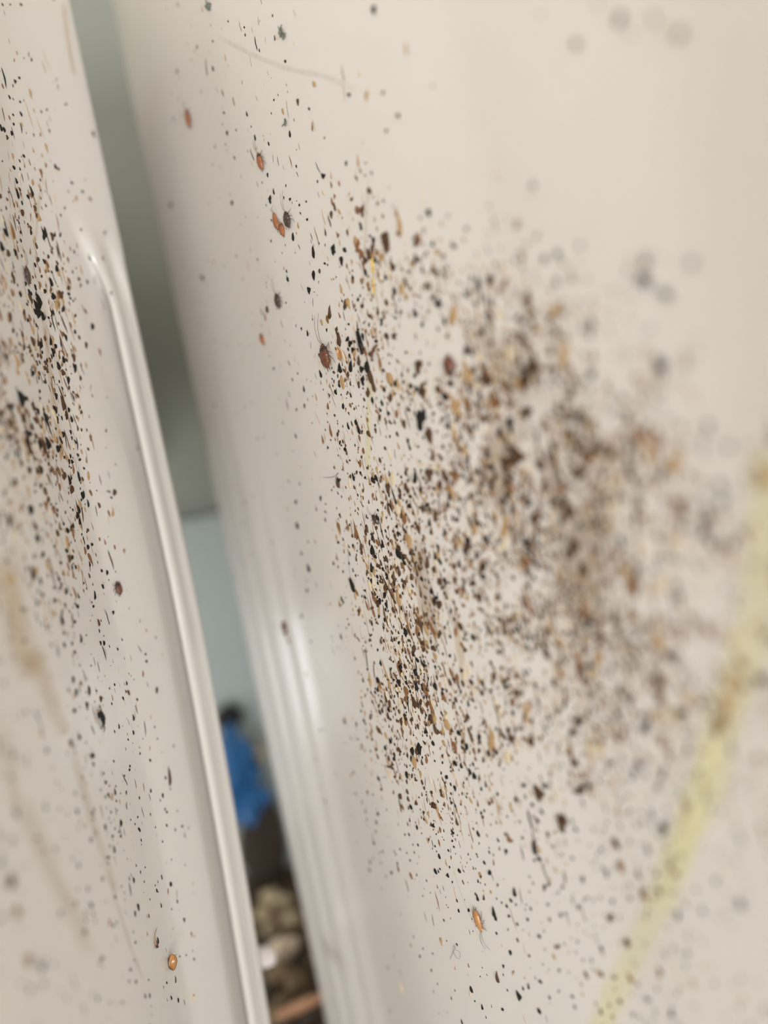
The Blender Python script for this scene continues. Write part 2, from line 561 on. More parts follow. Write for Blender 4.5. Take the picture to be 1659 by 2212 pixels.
def add_speck(px, py, size, kind, colour, want=None, ang=None, ay=1.0):
    h = hit(px, py, want)
    if h is None: return
    ang_given = ang
    p, n, k, dist = h
    if ang is None:
        ang = R.gauss(0, 12)
        ay *= R.uniform(1.05, 1.6) * (1.15 if colour >= 2 else 1)
    m = frame(p, n, ang)
    flat = .30 if colour < 2 else .14
    s = Matrix.Diagonal((size * .88 / 1000, size * ay / 1000, size * (flat if kind != 'streak' else flat * .5) / 1000, 1))
    ext = size * ay * (2.2 if kind == 'streak' else 1.3) * 1.663 / dist          # extent and blur in pixels
    depth = (p - CAM_LOC).dot(px_dir(W / 2, H / 2))
    blur = 65 * abs(1 - .160 / depth)
    specks.append((ext * ext / (ext + blur) * (1 if ang_given is None else 1.25), m @ s, R.choice(BY[kind]), colour, k, px, py))


def fill(X, D, x0, x1, want, mixf, size_f):
    cell = 20
    for gy in range(-40, H + 40, cell):
        for gx in range(x0, x1, cell):
            d = table(X, D, gx + cell / 2, gy + cell / 2) * (cell / 100) ** 2 * 1.8
            c = noise.noise(Vector((gx * .011, gy * .011, 3.7))) + .6 * noise.noise(Vector((gx * .028, gy * .022, 9.1)))
            d *= max(.12, 1 + 1.35 * c)
            n = int(d) + (1 if R.random() < d - int(d) else 0)
            for _ in range(n):
                px, py = gx + R.random() * cell, gy + R.random() * cell
                col, kind = mixf(px, py)
                sz = size_f(px, py, kind, col)
                add_speck(px, py, sz, kind, col, want)
                if col < 3 and py < 1780 and d > .7 and R.random() < .38:      # a dried brown run beside the drop
                    add_speck(px + R.gauss(0, 3), py + R.uniform(-14, 10), sz * R.uniform(.55, .9), 'streak', R.choice([2, 2, 3, 3, 4]), want, R.gauss(0, 6), R.uniform(.9, 1.6))


def pick(w):
    r = R.random() * sum(w)
    for i, v in enumerate(w):
        r -= v
        if r <= 0: return i
    return len(w) - 1


KINDS = ['dot', 'drop', 'comma', 'streak', 'clump']


def mix_right(px, py):
    dense = table(XR, DR, px, py)
    if py > 1750: col = pick([50, 22, 16, 10, 4])
    elif px < 690: col = pick([52, 14, 12, 14, 8])
    elif dense > 25: col = pick([22, 33, 25, 13, 7])
    else: col = pick([20, 24, 28, 18, 10])
    kind = KINDS[pick([36, 28, 16, 16 if col else 8, 8])]
    if px < 690 and py < 1000 and R.random() < .3: kind = 'streak'
    return col, kind


def size_right(px, py, kind, col):
    s = min(1.7, max(.25, R.lognormvariate(math.log(.5), .44)))
    if px < 690: s *= .72
    if py > 1750: s *= .85
    if kind == 'streak': s *= .8
    if col >= 3: s *= 1.25
    return s


def mix_left(px, py):
    col = pick([26, 24, 26, 18, 6]) if py < 1250 else pick([58, 14, 12, 12, 4])
    kind = KINDS[pick([36, 20, 14, 20, 10])]
    return col, kind


def size_left(px, py, kind, col):
    s = min(1.5, max(.2, R.lognormvariate(math.log(.62), .42)))
    if py > 1250: s *= .72
    if kind == 'streak': s *= .8
    if col >= 3: s *= 1.15
    return s


for row in DR.values():
    for i in range(9, 14):
        row[i] *= 1.42


fill(XR, DR, 360, 1700, 'R', mix_right, size_right)
fill(XL, DL, -40, 420, 'L', mix_left, size_left)

# specks that the photograph shows singly: (px, py, size mm, kind, colour, stretch)
SINGLE = [
    (592, 216, .5, 'dot', 0, 1), (668, 235, .6, 'dot', 0, 1.2), (675, 277, .8, 'drop', 2, 1.7), (699, 380, 1.1, 'clump', 0, 1), (716, 401, .8, 'drop', 2, 1.3),
    (718, 439, .9, 'drop', 2, 1.4), (724, 450, .8, 'drop', 1, 1.5), (712, 477, .9, 'streak', 1, .9), (699, 470, .9, 'streak', 3, 1), (553, 95, .8, 'streak', 0, 1),
    (519, 58, .8, 'streak', 2, .8), (528, 59, .5, 'dot', 0, 1), (493, 46, .5, 'dot', 0, 1), (460, 89, .6, 'dot', 0, 1), (461, 150, .8, 'drop', 0, 1.2), (481, 200, .8, 'streak', 0, .7),
    (505, 220, .7, 'streak', 0, .8), (534, 248, .7, 'drop', 0, 1.2), (545, 335, .8, 'streak', 0, 1.1), (628, 349, .7, 'streak', 2, 1.3), (627, 292, .8, 'drop', 0, 1.3), (584, 431, 1.1, 'clump', 0, 1.2),
    (627, 430, .8, 'comma', 0, .6), (592, 416, .7, 'drop', 0, 1.4), (678, 548, 1.1, 'drop', 0, 1.6), (720, 539, 1.2, 'clump', 0, 1.4), (738, 561, 1.1, 'comma', 0, 1.4), (678, 593, 1.1, 'comma', 0, 1.5),
    (702, 569, .7, 'dot', 0, .8), (634, 514, 1.0, 'drop', 0, 1.2), (668, 626, 1.1, 'clump', 0, 1.3), (622, 603, .9, 'dot', 0, 1.2), (664, 474, .7, 'dot', 0, 1), (747, 655, 1.2, 'comma', 1, 1.3),
    (713, 680, 1.2, 'drop', 1, 1.5), (783, 456, 1.2, 'clump', 1, 1.4), (790, 562, 1.2, 'clump', 1, 1.2), (772, 532, 1.7, 'clump', 2, 1.1), (780, 548, 1.6, 'clump', 2, 1.3), (832, 514, 1.9, 'clump', 1, 1.2), (836, 530, 1.7, 'comma', 1, 1.2),
    (776, 720, 1.4, 'streak', 0, .9), (781, 740, 1.3, 'streak', 0, 1), (774, 712, 1.0, 'dot', 0, .4), (790, 762, 1.2, 'drop', 2, 1.2), (757, 742, 1.2, 'clump', 0, 1), (764, 756, 1.3, 'clump', 0, .9),
    (735, 798, 1.1, 'drop', 0, 1.8), (758, 795, 1.2, 'drop', 0, 1.9), (782, 797, 1.3, 'clump', 0, 1), (800, 812, 1.4, 'comma', 1, 1.8), (784, 822, 1.2, 'clump', 0, 1.3), (808, 836, 1.3, 'drop', 1, 1.8), (694, 810, .9, 'drop', 0, 1.3),
    (910, 905, 2.3, 'clump', 0, 1.5), (928, 938, 1.8, 'comma', 1, 1.6), (852, 725, 1.3, 'clump', 1, .8), (975, 792, 2.6, 'clump', 2, .9), (905, 790, 1.8, 'clump', 1, 1.3), (915, 845, 1.8, 'clump', 1, 1.2),
    (950, 1305, 1.5, 'comma', 1, 1.2), (1165, 1712, 2.1, 'clump', 1, 1.3), (1132, 1696, 1.0, 'dot', 0, 1.1), (1178, 1697, 1.0, 'dot', 0, 1.1), (1215, 1775, 2.1, 'clump', 1, 1.6), (1100, 1812, 1.5, 'clump', 2, 1.2), (1145, 1770, 1.2, 'streak', 0, .9),
    (1155, 1815, 1.1, 'streak', 1, 1), (1094, 1838, .9, 'dot', 0, 1), (1165, 1855, 1.0, 'dot', 0, 1.1), (1112, 1930, 1.0, 'drop', 0, 1.8), (1104, 1945, .8, 'dot', 0, 1), (1095, 1957, .7, 'dot', 0, 1), (1071, 1983, .9, 'drop', 0, 1.6), (1086, 2180, .8, 'dot', 0, 1), (1168, 2120, .8, 'dot', 0, 1.1),
    (1103, 2057, .8, 'comma', 0, 1.4), (1140, 1985, .6, 'dot', 0, 1), (1165, 2022, .8, 'dot', 0, 1), (1202, 2046, 1.3, 'clump', 2, .6), (1118, 1996, .6, 'dot', 0, 1), (1073, 2016, .6, 'dot', 0, 1), (1395, 1572, 1.5, 'dot', 0, 1), (1470, 1540, 2.0, 'clump', 1, .7), (1445, 1630, 1.4, 'dot', 2, 1), (1380, 1650, 1.3, 'dot', 1, 1),
    (1250, 1560, 1.4, 'clump', 0, 1), (1262, 1675, 1.2, 'dot', 2, 1), (1340, 1870, 1.5, 'comma', 2, 1.3), (1390, 1935, 1.6, 'clump', 2, 1.2), (1425, 1925, 1.1, 'dot', 1, 1), (1460, 1885, 1.1, 'dot', 1, 1), (1355, 2035, 1.3, 'comma', 1, 1.2), (1530, 1360, 1.6, 'dot', 2, 1), (1365, 1330, 1.8, 'clump', 2, 1.2),
    (1430, 790, 1.9, 'dot', 0, 1), (1392, 605, 1.9, 'dot', 0, 1.1), (1395, 565, 1.3, 'dot', 0, 1), (1495, 568, 1.2, 'dot', 0, 1), (1438, 635, 1.5, 'dot', 0, 1), (1205, 548, 1.1, 'dot', 0, 1), (1128, 556, 1.0, 'drop', 2, 1.6), (1253, 530, .9, 'dot', 0, 1), (1008, 494, .8, 'dot', 0, 1), (1340, 40, 1.3, 'dot', 0, 1.1), (1245, 95, 1.1, 'dot', 0, 1), (1152, 400, .9, 'dot', 0, 1),
    (860, 250, .9, 'dot', 0, 1), (835, 282, .7, 'dot', 0, 1), (754, 205, .8, 'dot', 0, 1.2), (828, 200, .7, 'dot', 0, 1), (780, 158, 1.3, 'comma', 4, .8), (792, 205, 1.3, 'comma', 3, 1.2), (808, 20, 1.2, 'comma', 0, 1), (926, 458, 1.2, 'comma', 0, 1), (774, 352, .9, 'drop', 3, 1.8), (790, 352, .7, 'dot', 2, .8), (864, 490, 1.6, 'drop', 3, 2.0), (905, 518, 1.3, 'drop', 2, 1.4), (935, 527, 1.0, 'dot', 0, 1), (912, 420, 1.2, 'streak', 4, 1.2),
    (1120, 985, 2.6, 'clump', 1, 1.0), (1095, 1000, 2.4, 'clump', 1, 1.2), (1150, 795, 2.4, 'clump', 1, 1.0), (1135, 825, 2.2, 'clump', 1, 1.0), (1053, 820, 2.2, 'clump', 1, 1.1), (1140, 890, 2.0, 'clump', 1, 1.0), (1380, 945, 2.4, 'clump', 2, 1.2), (1255, 1020, 2.2, 'clump', 1, .9), (1230, 1100, 2.0, 'clump', 1, 1.6), (1240, 1180, 2.0, 'clump', 1, 1.5), (1370, 1265, 2.0, 'clump', 2, 1.2), (1135, 1215, 1.9, 'clump', 2, 1.1), (1010, 1180, 1.8, 'clump', 1, .8), (1155, 1120, 2.0, 'clump', 1, .8), (1465, 1090, 2.2, 'clump', 2, .9), (1460, 1000, 2.2, 'clump', 3, 1.0), (1200, 670, 2.0, 'clump', 3, 1.1), (1090, 610, 1.6, 'clump', 2, .8), (1060, 605, 1.5, 'clump', 1, 1.0),
    (668, 1230, 1.2, 'drop', 0, 1.2), (652, 1195, .9, 'dot', 1, 1), (643, 1135, 1.3, 'dot', 1, 1.3), (665, 1170, .9, 'clump', 2, .8), (578, 668, 1.2, 'dot', 1, 1.4), (438, 600, 1.4, 'dot', 0, 1.3), (370, 442, 1.4, 'dot', 0, 1.3), (502, 438, 1.0, 'dot', 1, 1.2), (692, 1577, .8, 'dot', 0, 1), (682, 1640, .7, 'dot', 0, 1), (652, 1330, .9, 'comma', 1, 1.2),
    (1585, 1478, 2.4, 'clump', 3, 1), (1568, 1522, 2.2, 'clump', 3, 1.1), (1602, 1436, 2.0, 'clump', 3, 1), (1560, 1555, 1.8, 'clump', 2, 1), (1650, 1030, 2.4, 'clump', 3, 1.2), (1648, 1470, 1.8, 'clump', 1, .8),
    # rimmed panel
    (41, 168, .8, 'dot', 0, 1), (43, 220, .7, 'dot', 0, 1), (101, 237, .6, 'dot', 0, 1.2), (29, 268, .7, 'dot', 0, 1.2), (28, 248, .6, 'dot', 0, 1), (46, 277, .9, 'streak', 0, .9), (29, 362, .9, 'dot', 0, 1), (51, 337, .8, 'dot', 0, 1), (8, 280, 1.0, 'dot', 0, 1), (25, 288, .9, 'dot', 0, 1.3), (5, 10, .6, 'dot', 0, 1), (45, 10, .9, 'comma', 0, .6), (22, 10, .6, 'dot', 0, .7), (62, 118, .7, 'streak', 0, .5), (68, 130, .6, 'drop', 0, 1.2),
    (38, 422, 1.0, 'drop', 0, 1.7), (60, 425, 1.0, 'dot', 0, 1), (69, 418, 1.1, 'drop', 0, 1.5), (75, 450, 1.0, 'clump', 1, 1.4), (10, 500, 1.4, 'clump', 0, .8), (3, 535, 1.4, 'clump', 0, 1.2), (112, 510, 1.3, 'clump', 1, 1.4), (98, 505, 1.1, 'drop', 0, 1.6), (93, 505, .9, 'streak', 0, 1.2), (108, 530, .9, 'streak', 1, 1.5), (122, 582, 1.2, 'drop', 0, 1.4), (110, 612, 1.2, 'drop', 0, 1.6), (82, 652, 2.0, 'clump', 0, 1.6), (80, 672, 1.9, 'clump', 0, 1.7), (92, 685, 1.4, 'clump', 0, 1.2),
    (110, 676, 1.2, 'clump', 0, 1.1), (148, 635, .9, 'dot', 0, 1.1), (113, 635, .9, 'dot', 0, 1), (126, 655, .9, 'streak', 0, 1.0), (138, 700, 1.1, 'streak', 0, 1.0), (132, 742, .9, 'streak', 0, 1.1), (115, 700, .9, 'streak', 0, 1.0), (137, 779, 1.1, 'drop', 0, 1.4), (161, 795, 1.2, 'clump', 0, 1.5), (147, 820, 1.1, 'comma', 0, 1.4), (158, 858, .9, 'streak', 0, .8), (120, 855, 1.1, 'clump', 0, 1.3), (44, 860, 2.2, 'clump', 0, 1.3), (103, 960, 1.6, 'clump', 0, 1.4), (95, 970, 1.4, 'drop', 1, 1.6), (136, 938, 1.3, 'clump', 0, .9), (155, 998, 1.1, 'clump', 0, .7), (172, 993, .9, 'dot', 0, .8),
    (150, 1040, 1.0, 'drop', 0, 2.0), (170, 1033, 1.1, 'drop', 0, 1.5), (145, 1146, 1.2, 'dot', 0, 1.1), (189, 1182, 1.1, 'dot', 0, 1.2), (198, 1176, .9, 'dot', 0, 1), (181, 1168, .9, 'streak', 0, .7), (143, 1190, 1.0, 'dot', 0, 1.1), (190, 1090, .9, 'drop', 0, 1.4), (186, 1262, .9, 'streak', 2, .9), (163, 1285, 1.1, 'drop', 2, 1.6), (201, 1310, .8, 'dot', 0, 1), (244, 1323, .8, 'clump', 0, 1), (224, 1389, .9, 'dot', 0, 1.2), (213, 1347, .9, 'drop', 1, 1.6), (232, 1335, .7, 'streak', 0, 1.3), (192, 1495, .9, 'drop', 0, 1.6), (160, 1535, .9, 'dot', 0, 1.3), (171, 1593, .9, 'dot', 0, 1.3), (152, 1604, 1.0, 'comma', 1, 1.1), (201, 1632, .8, 'dot', 0, 1.2),
    (280, 1655, .6, 'dot', 0, 1), (279, 1663, .7, 'dot', 0, 1), (228, 1690, .8, 'clump', 1, .9), (366, 1683, 1.3, 'drop', 1, 2.4), (251, 1730, .5, 'dot', 0, 1.2), (273, 1743, .7, 'streak', 0, .5), (297, 1765, .5, 'dot', 0, 1), (299, 1790, .6, 'clump', 0, 1), (243, 1806, .6, 'dot', 0, 1), (256, 1797, .5, 'dot', 0, 1), (234, 1852, .7, 'dot', 0, 1), (393, 1785, .8, 'dot', 0, .9), (248, 1937, .7, 'comma', 0, .8), (244, 2000, .7, 'dot', 0, .8), (292, 2036, .6, 'dot', 0, 1), (388, 2066, .5, 'dot', 0, 1), (402, 2063, .5, 'dot', 0, 1), (353, 2132, .7, 'comma', 2, .8), (398, 2165, .7, 'streak', 0, .7), (418, 2150, .5, 'comma', 0, .8), (293, 2120, .7, 'comma', 0, .7), (22, 1905, 1.8, 'dot', 1, 1.2), (36, 1970, 1.8, 'dot', 2, 1.1), (62, 2075, 1.8, 'clump', 2, 1.0), (215, 2078, .9, 'clump', 2, 1.1), (240, 1075, 0.7, 'dot', 0, 1),
    (236, 1062, .6, 'dot', 0, 1), (268, 1190, .9, 'clump', 2, 1.1), (316, 1362, .9, 'clump', 3, 1), (338, 1490, 1.1, 'comma', 1, 1.2), (314, 1413, .7, 'dot', 0, 1), (316, 1428, .8, 'comma', 0, .8), (155, 395, .8, 'dot', 0, 1), (178, 414, .9, 'dot', 0, 1), (126, 365, .7, 'dot', 0, 1), (142, 225, .8, 'dot', 0, 1), (125, 188, .7, 'streak', 0, .6), (122, 172, .6, 'streak', 0, .6),
]
for px, py, s, kind, c, ay in SINGLE:
    add_speck(px, py, s, kind, c, None, R.gauss(0, 8), ay)

# ---- zones give the labels: what each lot of specks lies beside
TINT = ['black', 'dark brown', 'rust brown', 'tan', 'pale tan']


def zone(k, px, py):
    if k == 'L':
        if py < 330: return 'near the top of the rimmed panel'
        if py < 600: return 'around the small dark insect on the rimmed panel'
        if py < 800: return 'in the crowded streaky patch of the rimmed panel'
        if py < 1050: return 'beside the upper end of the moulded rim'
        if py < 1320: return 'level with the round brown insect on the moulded rim'
        if py < 1620: return 'beside the crumpled black carcass on the rimmed panel'
        if py < 1900: return 'below the crumpled black carcass on the rimmed panel'
        return 'near the hollow amber husk low on the rimmed panel'
    if px < 680:
        if py < 300: return 'above the lone small nymph on the smooth panel'
        if py < 560: return 'around the two orange husks on the smooth panel'
        if py < 900: return 'between the blurred dark nymph and rounded corner'
        return 'low on the rounded corner of the smooth panel'
    if px < 900:
        if py < 420: return 'above the fouled band of the smooth panel'
        if py < 680: return 'at the top of the fouled band'
        if py < 880: return 'beside the big reddish nymph'
        if py < 1080: return 'below the big reddish nymph in the fouled band'
        if py < 1250: return 'around the black nymph with spread legs'
        if py < 1450: return 'in the thickest stretch of the fouled band'
        if py < 1700: return 'at the tapering lower end of the fouled band'
        return 'on the cleaner paint below the fouled band'
    if px < 1120:
        if py < 600: return 'at the upper fringe of the blurred brown cloud'
        if py < 900: return 'in the upper part of the brown cloud'
        if py < 1200: return 'in the heart of the brown cloud'
        if py < 1500: return 'in the lower part of the brown cloud'
        if py < 1850: return 'trailing off under the brown cloud'
        return 'around the tan nymph low on the smooth panel'
    if py < 600: return 'scattered alone on the clean upper paint'
    if py < 900: return 'along the upper outer edge of the brown cloud'
    if py < 1250: return 'in the outer blurred half of the brown cloud'
    if py < 1600: return 'between brown cloud and yellow streak'
    if py < 1900: return 'beside the middle of the yellow streak'
    return 'around the lower end of the yellow streak'


specks.sort(key=lambda s: -s[0])
inside = lambda s: -5 < s[5] < W + 5 and -5 < s[6] < H + 5
big = [s for s in specks if inside(s)][:300]
big_ids = set(id(s) for s in big)
rest = [s for s in specks if id(s) not in big_ids]
meshes = {}
for size, m, sh, c, k, px, py in big:
    key = (sh, c)
    if key not in meshes:
        v, f = speck_geo(SHAPES[sh][1], 1.0)
        me = bpy.data.meshes.new('dropping')
        me.from_pydata(v, [], f)
        me.materials.append(SPECK[c])
        me.polygons.foreach_set('use_smooth', [True] * len(f))
        meshes[key] = me
    o = bpy.data.objects.new('dropping', meshes[key])
    COL.objects.link(o)
    o.matrix_world = m
    z = zone(k, px, py)
    form = {'dot': 'round', 'drop': 'drop-shaped', 'comma': 'comma-shaped', 'streak': 'long thin', 'clump': 'lumpy'}[SHAPES[sh][0]]
    tag(o, f'large {form} {TINT[c]} dropping {z}', 'dropping', f'large {form} {TINT[c]} droppings {z}')

for k, nm, lab in (('L', 'droppings', 'countless small dried specks sprinkled over the rimmed panel'), ('R', 'droppings', 'countless small dried specks clouding the smooth panel')):
    V, F, FM = [], [], []
    for size, m, sh, c, kk, px, py in rest:
        if kk != k: continue
        v, f = speck_geo(SHAPES[sh][1], 1.0)
        b = len(V)
        V += [m @ Vector(p) for p in v]
        F += [tuple(i + b for i in q) for q in f]
        FM += [c] * len(f)
    o = link(nm, V, F, SPECK, fmat=FM)
    tag(o, lab, 'droppings', kind='stuff')


# ------------------------------------------------------------------ insects
def body_geo(prof, L, ridge=0.0, nseg=8, flat=.5, sides=12, base=.0):
    """Domed body along +Y, centred; prof: list of (t, half width / L)."""
    vs, fs = [], []
    n = 26
    for i in range(n + 1):
        t = i / n
        for j in range(len(prof) - 1):
            if prof[j][0] <= t <= prof[j + 1][0]:
                q = (t - prof[j][0]) / (prof[j + 1][0] - prof[j][0])
                q = q * q * (3 - 2 * q)
                w = prof[j][1] * (1 - q) + prof[j + 1][1] * q
        w = max(w, .004)
        if ridge: w *= 1 + ridge * (((t * nseg) % 1) - .5)
        for k in range(sides):
            a = 2 * math.pi * k / sides
            z = math.sin(a) * w * flat * (1.0 if math.sin(a) > 0 else .45)
            vs.append((math.cos(a) * w * L, (t - .5) * L, (z + base) * L))
    for i in range(n):
        for k in range(sides):
            k2 = (k + 1) % sides
            fs.append((i * sides + k, i * sides + k2, (i + 1) * sides + k2, (i + 1) * sides + k))
    fs.append(tuple(range(sides))[::-1])
    fs.append(tuple(n * sides + k for k in range(sides)))
    return vs, fs


def nymph(px, py, L, ang, mb, label, legs=True, antenna=1.2, head=None, width=.24, name='cockroach_nymph', cat='insect', splay=0.0, roll=0.0, parts=True):
    """A wingless cockroach nymph, head towards +Y turned by ang on the panel."""
    L = L / 1000
    m, h = on_panel(px, py, ang)
    if m is None:
        print('MISS', label); return None
    if roll:
        m = m @ Matrix.Rotation(math.radians(roll), 4, 'Y')
    root = empty(name, m)
    tag(root, label, cat)
    lift = .13 if legs else .065
    w = width * 1.22
    v, f = body_geo([(0, .02), (.06, w * .45), (.25, w * .88), (.5, w), (.68, w * .92), (.74, w * .8), (.78, w * .4)], L, ridge=.16, nseg=11, flat=.62, base=lift)
    link('abdomen', v, f, mb, root)
    v, f = body_geo([(0, w * .62), (.3, w * .9), (.62, w * .8), (.9, w * .45), (1, w * .18)], L * .36, flat=.62)
    v = [(x * 2.6, y + L * .31, z * 2.3 + lift * L) for x, y, z in v]
    link('pronotum', v, f, head or mb, root)
    v, f = body_geo([(0, .3), (.5, .5), (.9, .3), (1, .1)], L * .15, flat=.8)
    v = [(x * .9, y + L * .49, z + lift * L * .8) for x, y, z in v]
    link('head', v, f, M_bug_head, root)
    if antenna:
        for s in (-1, 1):
            pts = [(s * .03 * L, .52 * L, lift * L), (s * .07 * L, .75 * L, (lift + .1) * L), (s * (.10 + .05 * R.random()) * L, (.62 + antenna * .5) * L, (lift + .08) * L), (s * (.06 + .18 * R.random()) * L, (.55 + antenna) * L, .05 * L)]
            P = spline(pts, 4)
            v, f = tube(P, [L * .012 * (1 - .6 * i / len(P)) for i in range(len(P))], 5)
            link('antenna', v, f, M_leg, root)
    if legs:
        for s in (-1, 1):
            for y0, y1, y2 in ((.26, .40, .52), (.14, .08, -.02), (.02, -.22, -.42)):
                r = R.uniform(.85, 1.15)
                pts = [(s * w * .5 * L, y0 * L, lift * L * .6), (s * w * 1.15 * L * r, (y0 + y1) / 2 * L, lift * L * 1.1), (s * w * (1.3 + splay) * L * r, y1 * L, lift * L * .5), (s * w * (1.38 + splay) * L * r, y2 * L, .01 * L)]
                v, f = tube(pts, [L * .022, L * .020, L * .012, L * .006], 5)
                link('leg', v, f, M_leg, root)
    for s in (-1, 1):
        v, f = tube([(s * .05 * L, -.45 * L, lift * L * .8), (s * .09 * L, -.55 * L, lift * L * .8), (s * .12 * L, -.63 * L, lift * L * .7)], [L * .022, L * .018, L * .005], 5)
        link('cercus', v, f, M_leg, root)
    return root


# direction +Y = up the panel
nymph(708, 770, 5.0, 4, M_bug_red, 'large reddish brown cockroach nymph with long raised antennae beside the fouled band', antenna=1.25, head=M_bug_head, width=.25)
nymph(566, 349, 3.7, 8, M_bug_orange, 'small brown nymph with two thin antennae, alone high on the smooth panel', head=M_bug_head, antenna=1.0, width=.22)
nymph(624, 475, 3.3, 3, M_bug_dark, 'dark nymph with one long antenna and bristly legs beside two orange husks', head=M_bug_head, antenna=1.3, width=.27, splay=.5)
nymph(598, 479, 3.8, 8, M_bug_orange, 'slender pale orange nymph left of the stubby orange one', legs=False, antenna=.35, width=.2)
nymph(611, 496, 2.9, 6, M_bug_orange, 'stubby orange nymph with a dark head below the dark nymph', legs=False, antenna=.25, head=M_bug_red, width=.27)
nymph(603, 650, 3.2, 5, M_bug_dark, 'blurred dark nymph with a fine antenna, below the orange ones', head=M_bug_head, antenna=1.2, width=.27)
nymph(616, 1357, 3.8, -6, M_bug_red, 'blurred reddish brown nymph low on the rounded corner of the smooth panel', legs=False, antenna=0, head=M_bug_head, width=.25)
nymph(1036, 1985, 4.2, 190, M_bug_tan, 'shiny tan nymph lying beside a thin grey scratch', legs=True, antenna=.9, width=.19)
nymph(410, 256, 4.2, 2, M_bug_orange, 'blurred orange brown nymph nearest the top of the gap', legs=True, antenna=.5, head=M_bug_red, width=.2)
nymph(568, 733, 2.8, 18, M_bug_orange, 'tiny blurred brown nymph on the rounded corner, level with the big reddish one', legs=False, antenna=0, head=M_bug_dark, width=.26)
nymph(813, 1122, 2.4, 40, M_bug_dark, 'small black nymph with spread legs in the middle of the fouled band', head=M_bug_head, antenna=1.0, width=.24, splay=.9)
nymph(253, 1272, 3.0, 5, M_bug_red, 'round dark red insect sitting on the moulded rim', legs=True, antenna=0, head=M_bug_head, width=.3)
nymph(55, 596, 3.6, -6, M_bug_dark, 'thin dark insect with two spread antennae on the rimmed panel', head=M_bug_head, antenna=1.2, width=.2)
nymph(973, 790, 3.6, 180, M_bug_red, 'blurred rusty nymph at the inner edge of the brown cloud', legs=False, antenna=0, head=M_bug_dark, width=.3)


def husk(px, py, L, ang, label, mo, mi, width=.26, tilt=0, name='insect_husk'):
    """A hollow boat-shaped cast shell, open on top."""
    L = L / 1000
    m, h = on_panel(px, py, ang)
    root = empty(name, m @ Matrix.Rotation(math.radians(tilt), 4, 'Y'))
    tag(root, label, 'husk')
    n, sides = 16, 9
    for part, sc, mm in (('outer_shell', 1.0, mo), ('inner_lining', .9, mi)):
        vs, fs = [], []
        for i in range(n + 1):
            t = i / n
            w = width * math.sin(math.pi * min(1, max(0, .02 + .96 * t))) ** .7 * sc * (1 + .05 * ((t * 8) % 1))
            for k in range(sides):
                a = math.pi + math.pi * k / (sides - 1)
                vs.append((math.cos(a) * w * L, (t - .5) * L * (.98 if sc < 1 else 1), (math.sin(a) * w * .9 + width * .92) * L))
        for i in range(n):
            for k in range(sides - 1):
                fs.append((i * sides + k, i * sides + k + 1, (i + 1) * sides + k + 1, (i + 1) * sides + k))
        link(part, vs, fs, mm, root)
    return root


husk(366, 2077, 3.4, -4, 'hollow amber brown husk with a pale inside, low on the rimmed panel', M_bug_red, M_bug_tan, width=.34, tilt=-38)
husk(736, 764, 2.9, 4, 'translucent amber husk just beside the large reddish nymph', M_husk, M_husk, width=.2)
husk(746, 770, 2.6, 10, 'narrower yellowish husk beside the amber husk', M_husk, M_pale, width=.14)
husk(766, 773, 1.9, 0, 'tiny pinkish husk among black droppings beside the reddish nymph', M_bug_orange, M_husk_in, width=.2)


def strand(px_pts, r0, r1, m, name, label, cat, lift=.0004, group=None):
    P = []
    for q in spline(px_pts, 5):
        h = hit(q.x, q.y)
        P.append(h[0] + h[1] * lift)
    v, f = tube(P, [(r0 + (r1 - r0) * i / (len(P) - 1)) / 1000 for i in range(len(P))], 5)
    o = link(name, v, f, m)
    tag(o, label, cat, group)
    return o


strand([(701, 1031), (722, 1030), (733, 1021), (728, 1030), (727, 1040), (733, 1052), (743, 1055)], .045, .02, M_hair, 'hair', 'short curled hair hooked out from the fouled band', 'hair', .0003)
strand([(754, 1190), (757, 1230), (761, 1252), (768, 1260), (770, 1250)], .03, .015, M_hair, 'hair', 'faint bent hair below the curled one', 'hair', .0003)
strand([(974, 2070), (980, 2058), (985, 2046), (983, 2041), (981, 2052), (988, 2067), (995, 2069), (995, 2055), (985, 2050)], .04, .02, M_hair, 'hair', 'looped hair low on the smooth panel', 'hair', .0003)
strand([(336, 2005), (332, 2018), (332, 2030), (334, 2042)], .06, .16, M_tan, 'insect_fragment', 'shed tan insect leg above the hollow amber husk', 'insect part', .0003)
strand([(333, 2032), (335, 2040), (337, 2047)], .18, .30, M_dark, 'dark_crumb', 'dark clot at the foot of the shed tan leg', 'crumb', .0003)
strand([(818, 745), (811, 752), (807, 766), (807, 780)], .22, .30, M_bug_red, 'insect_fragment', 'bent red insect leg among the black droppings', 'insect part', .0004)
strand([(774, 715), (778, 738), (786, 765)], .25, .30, M_black, 'insect_fragment', 'straight black leg fragment above the bent red leg', 'insect part', .0004)
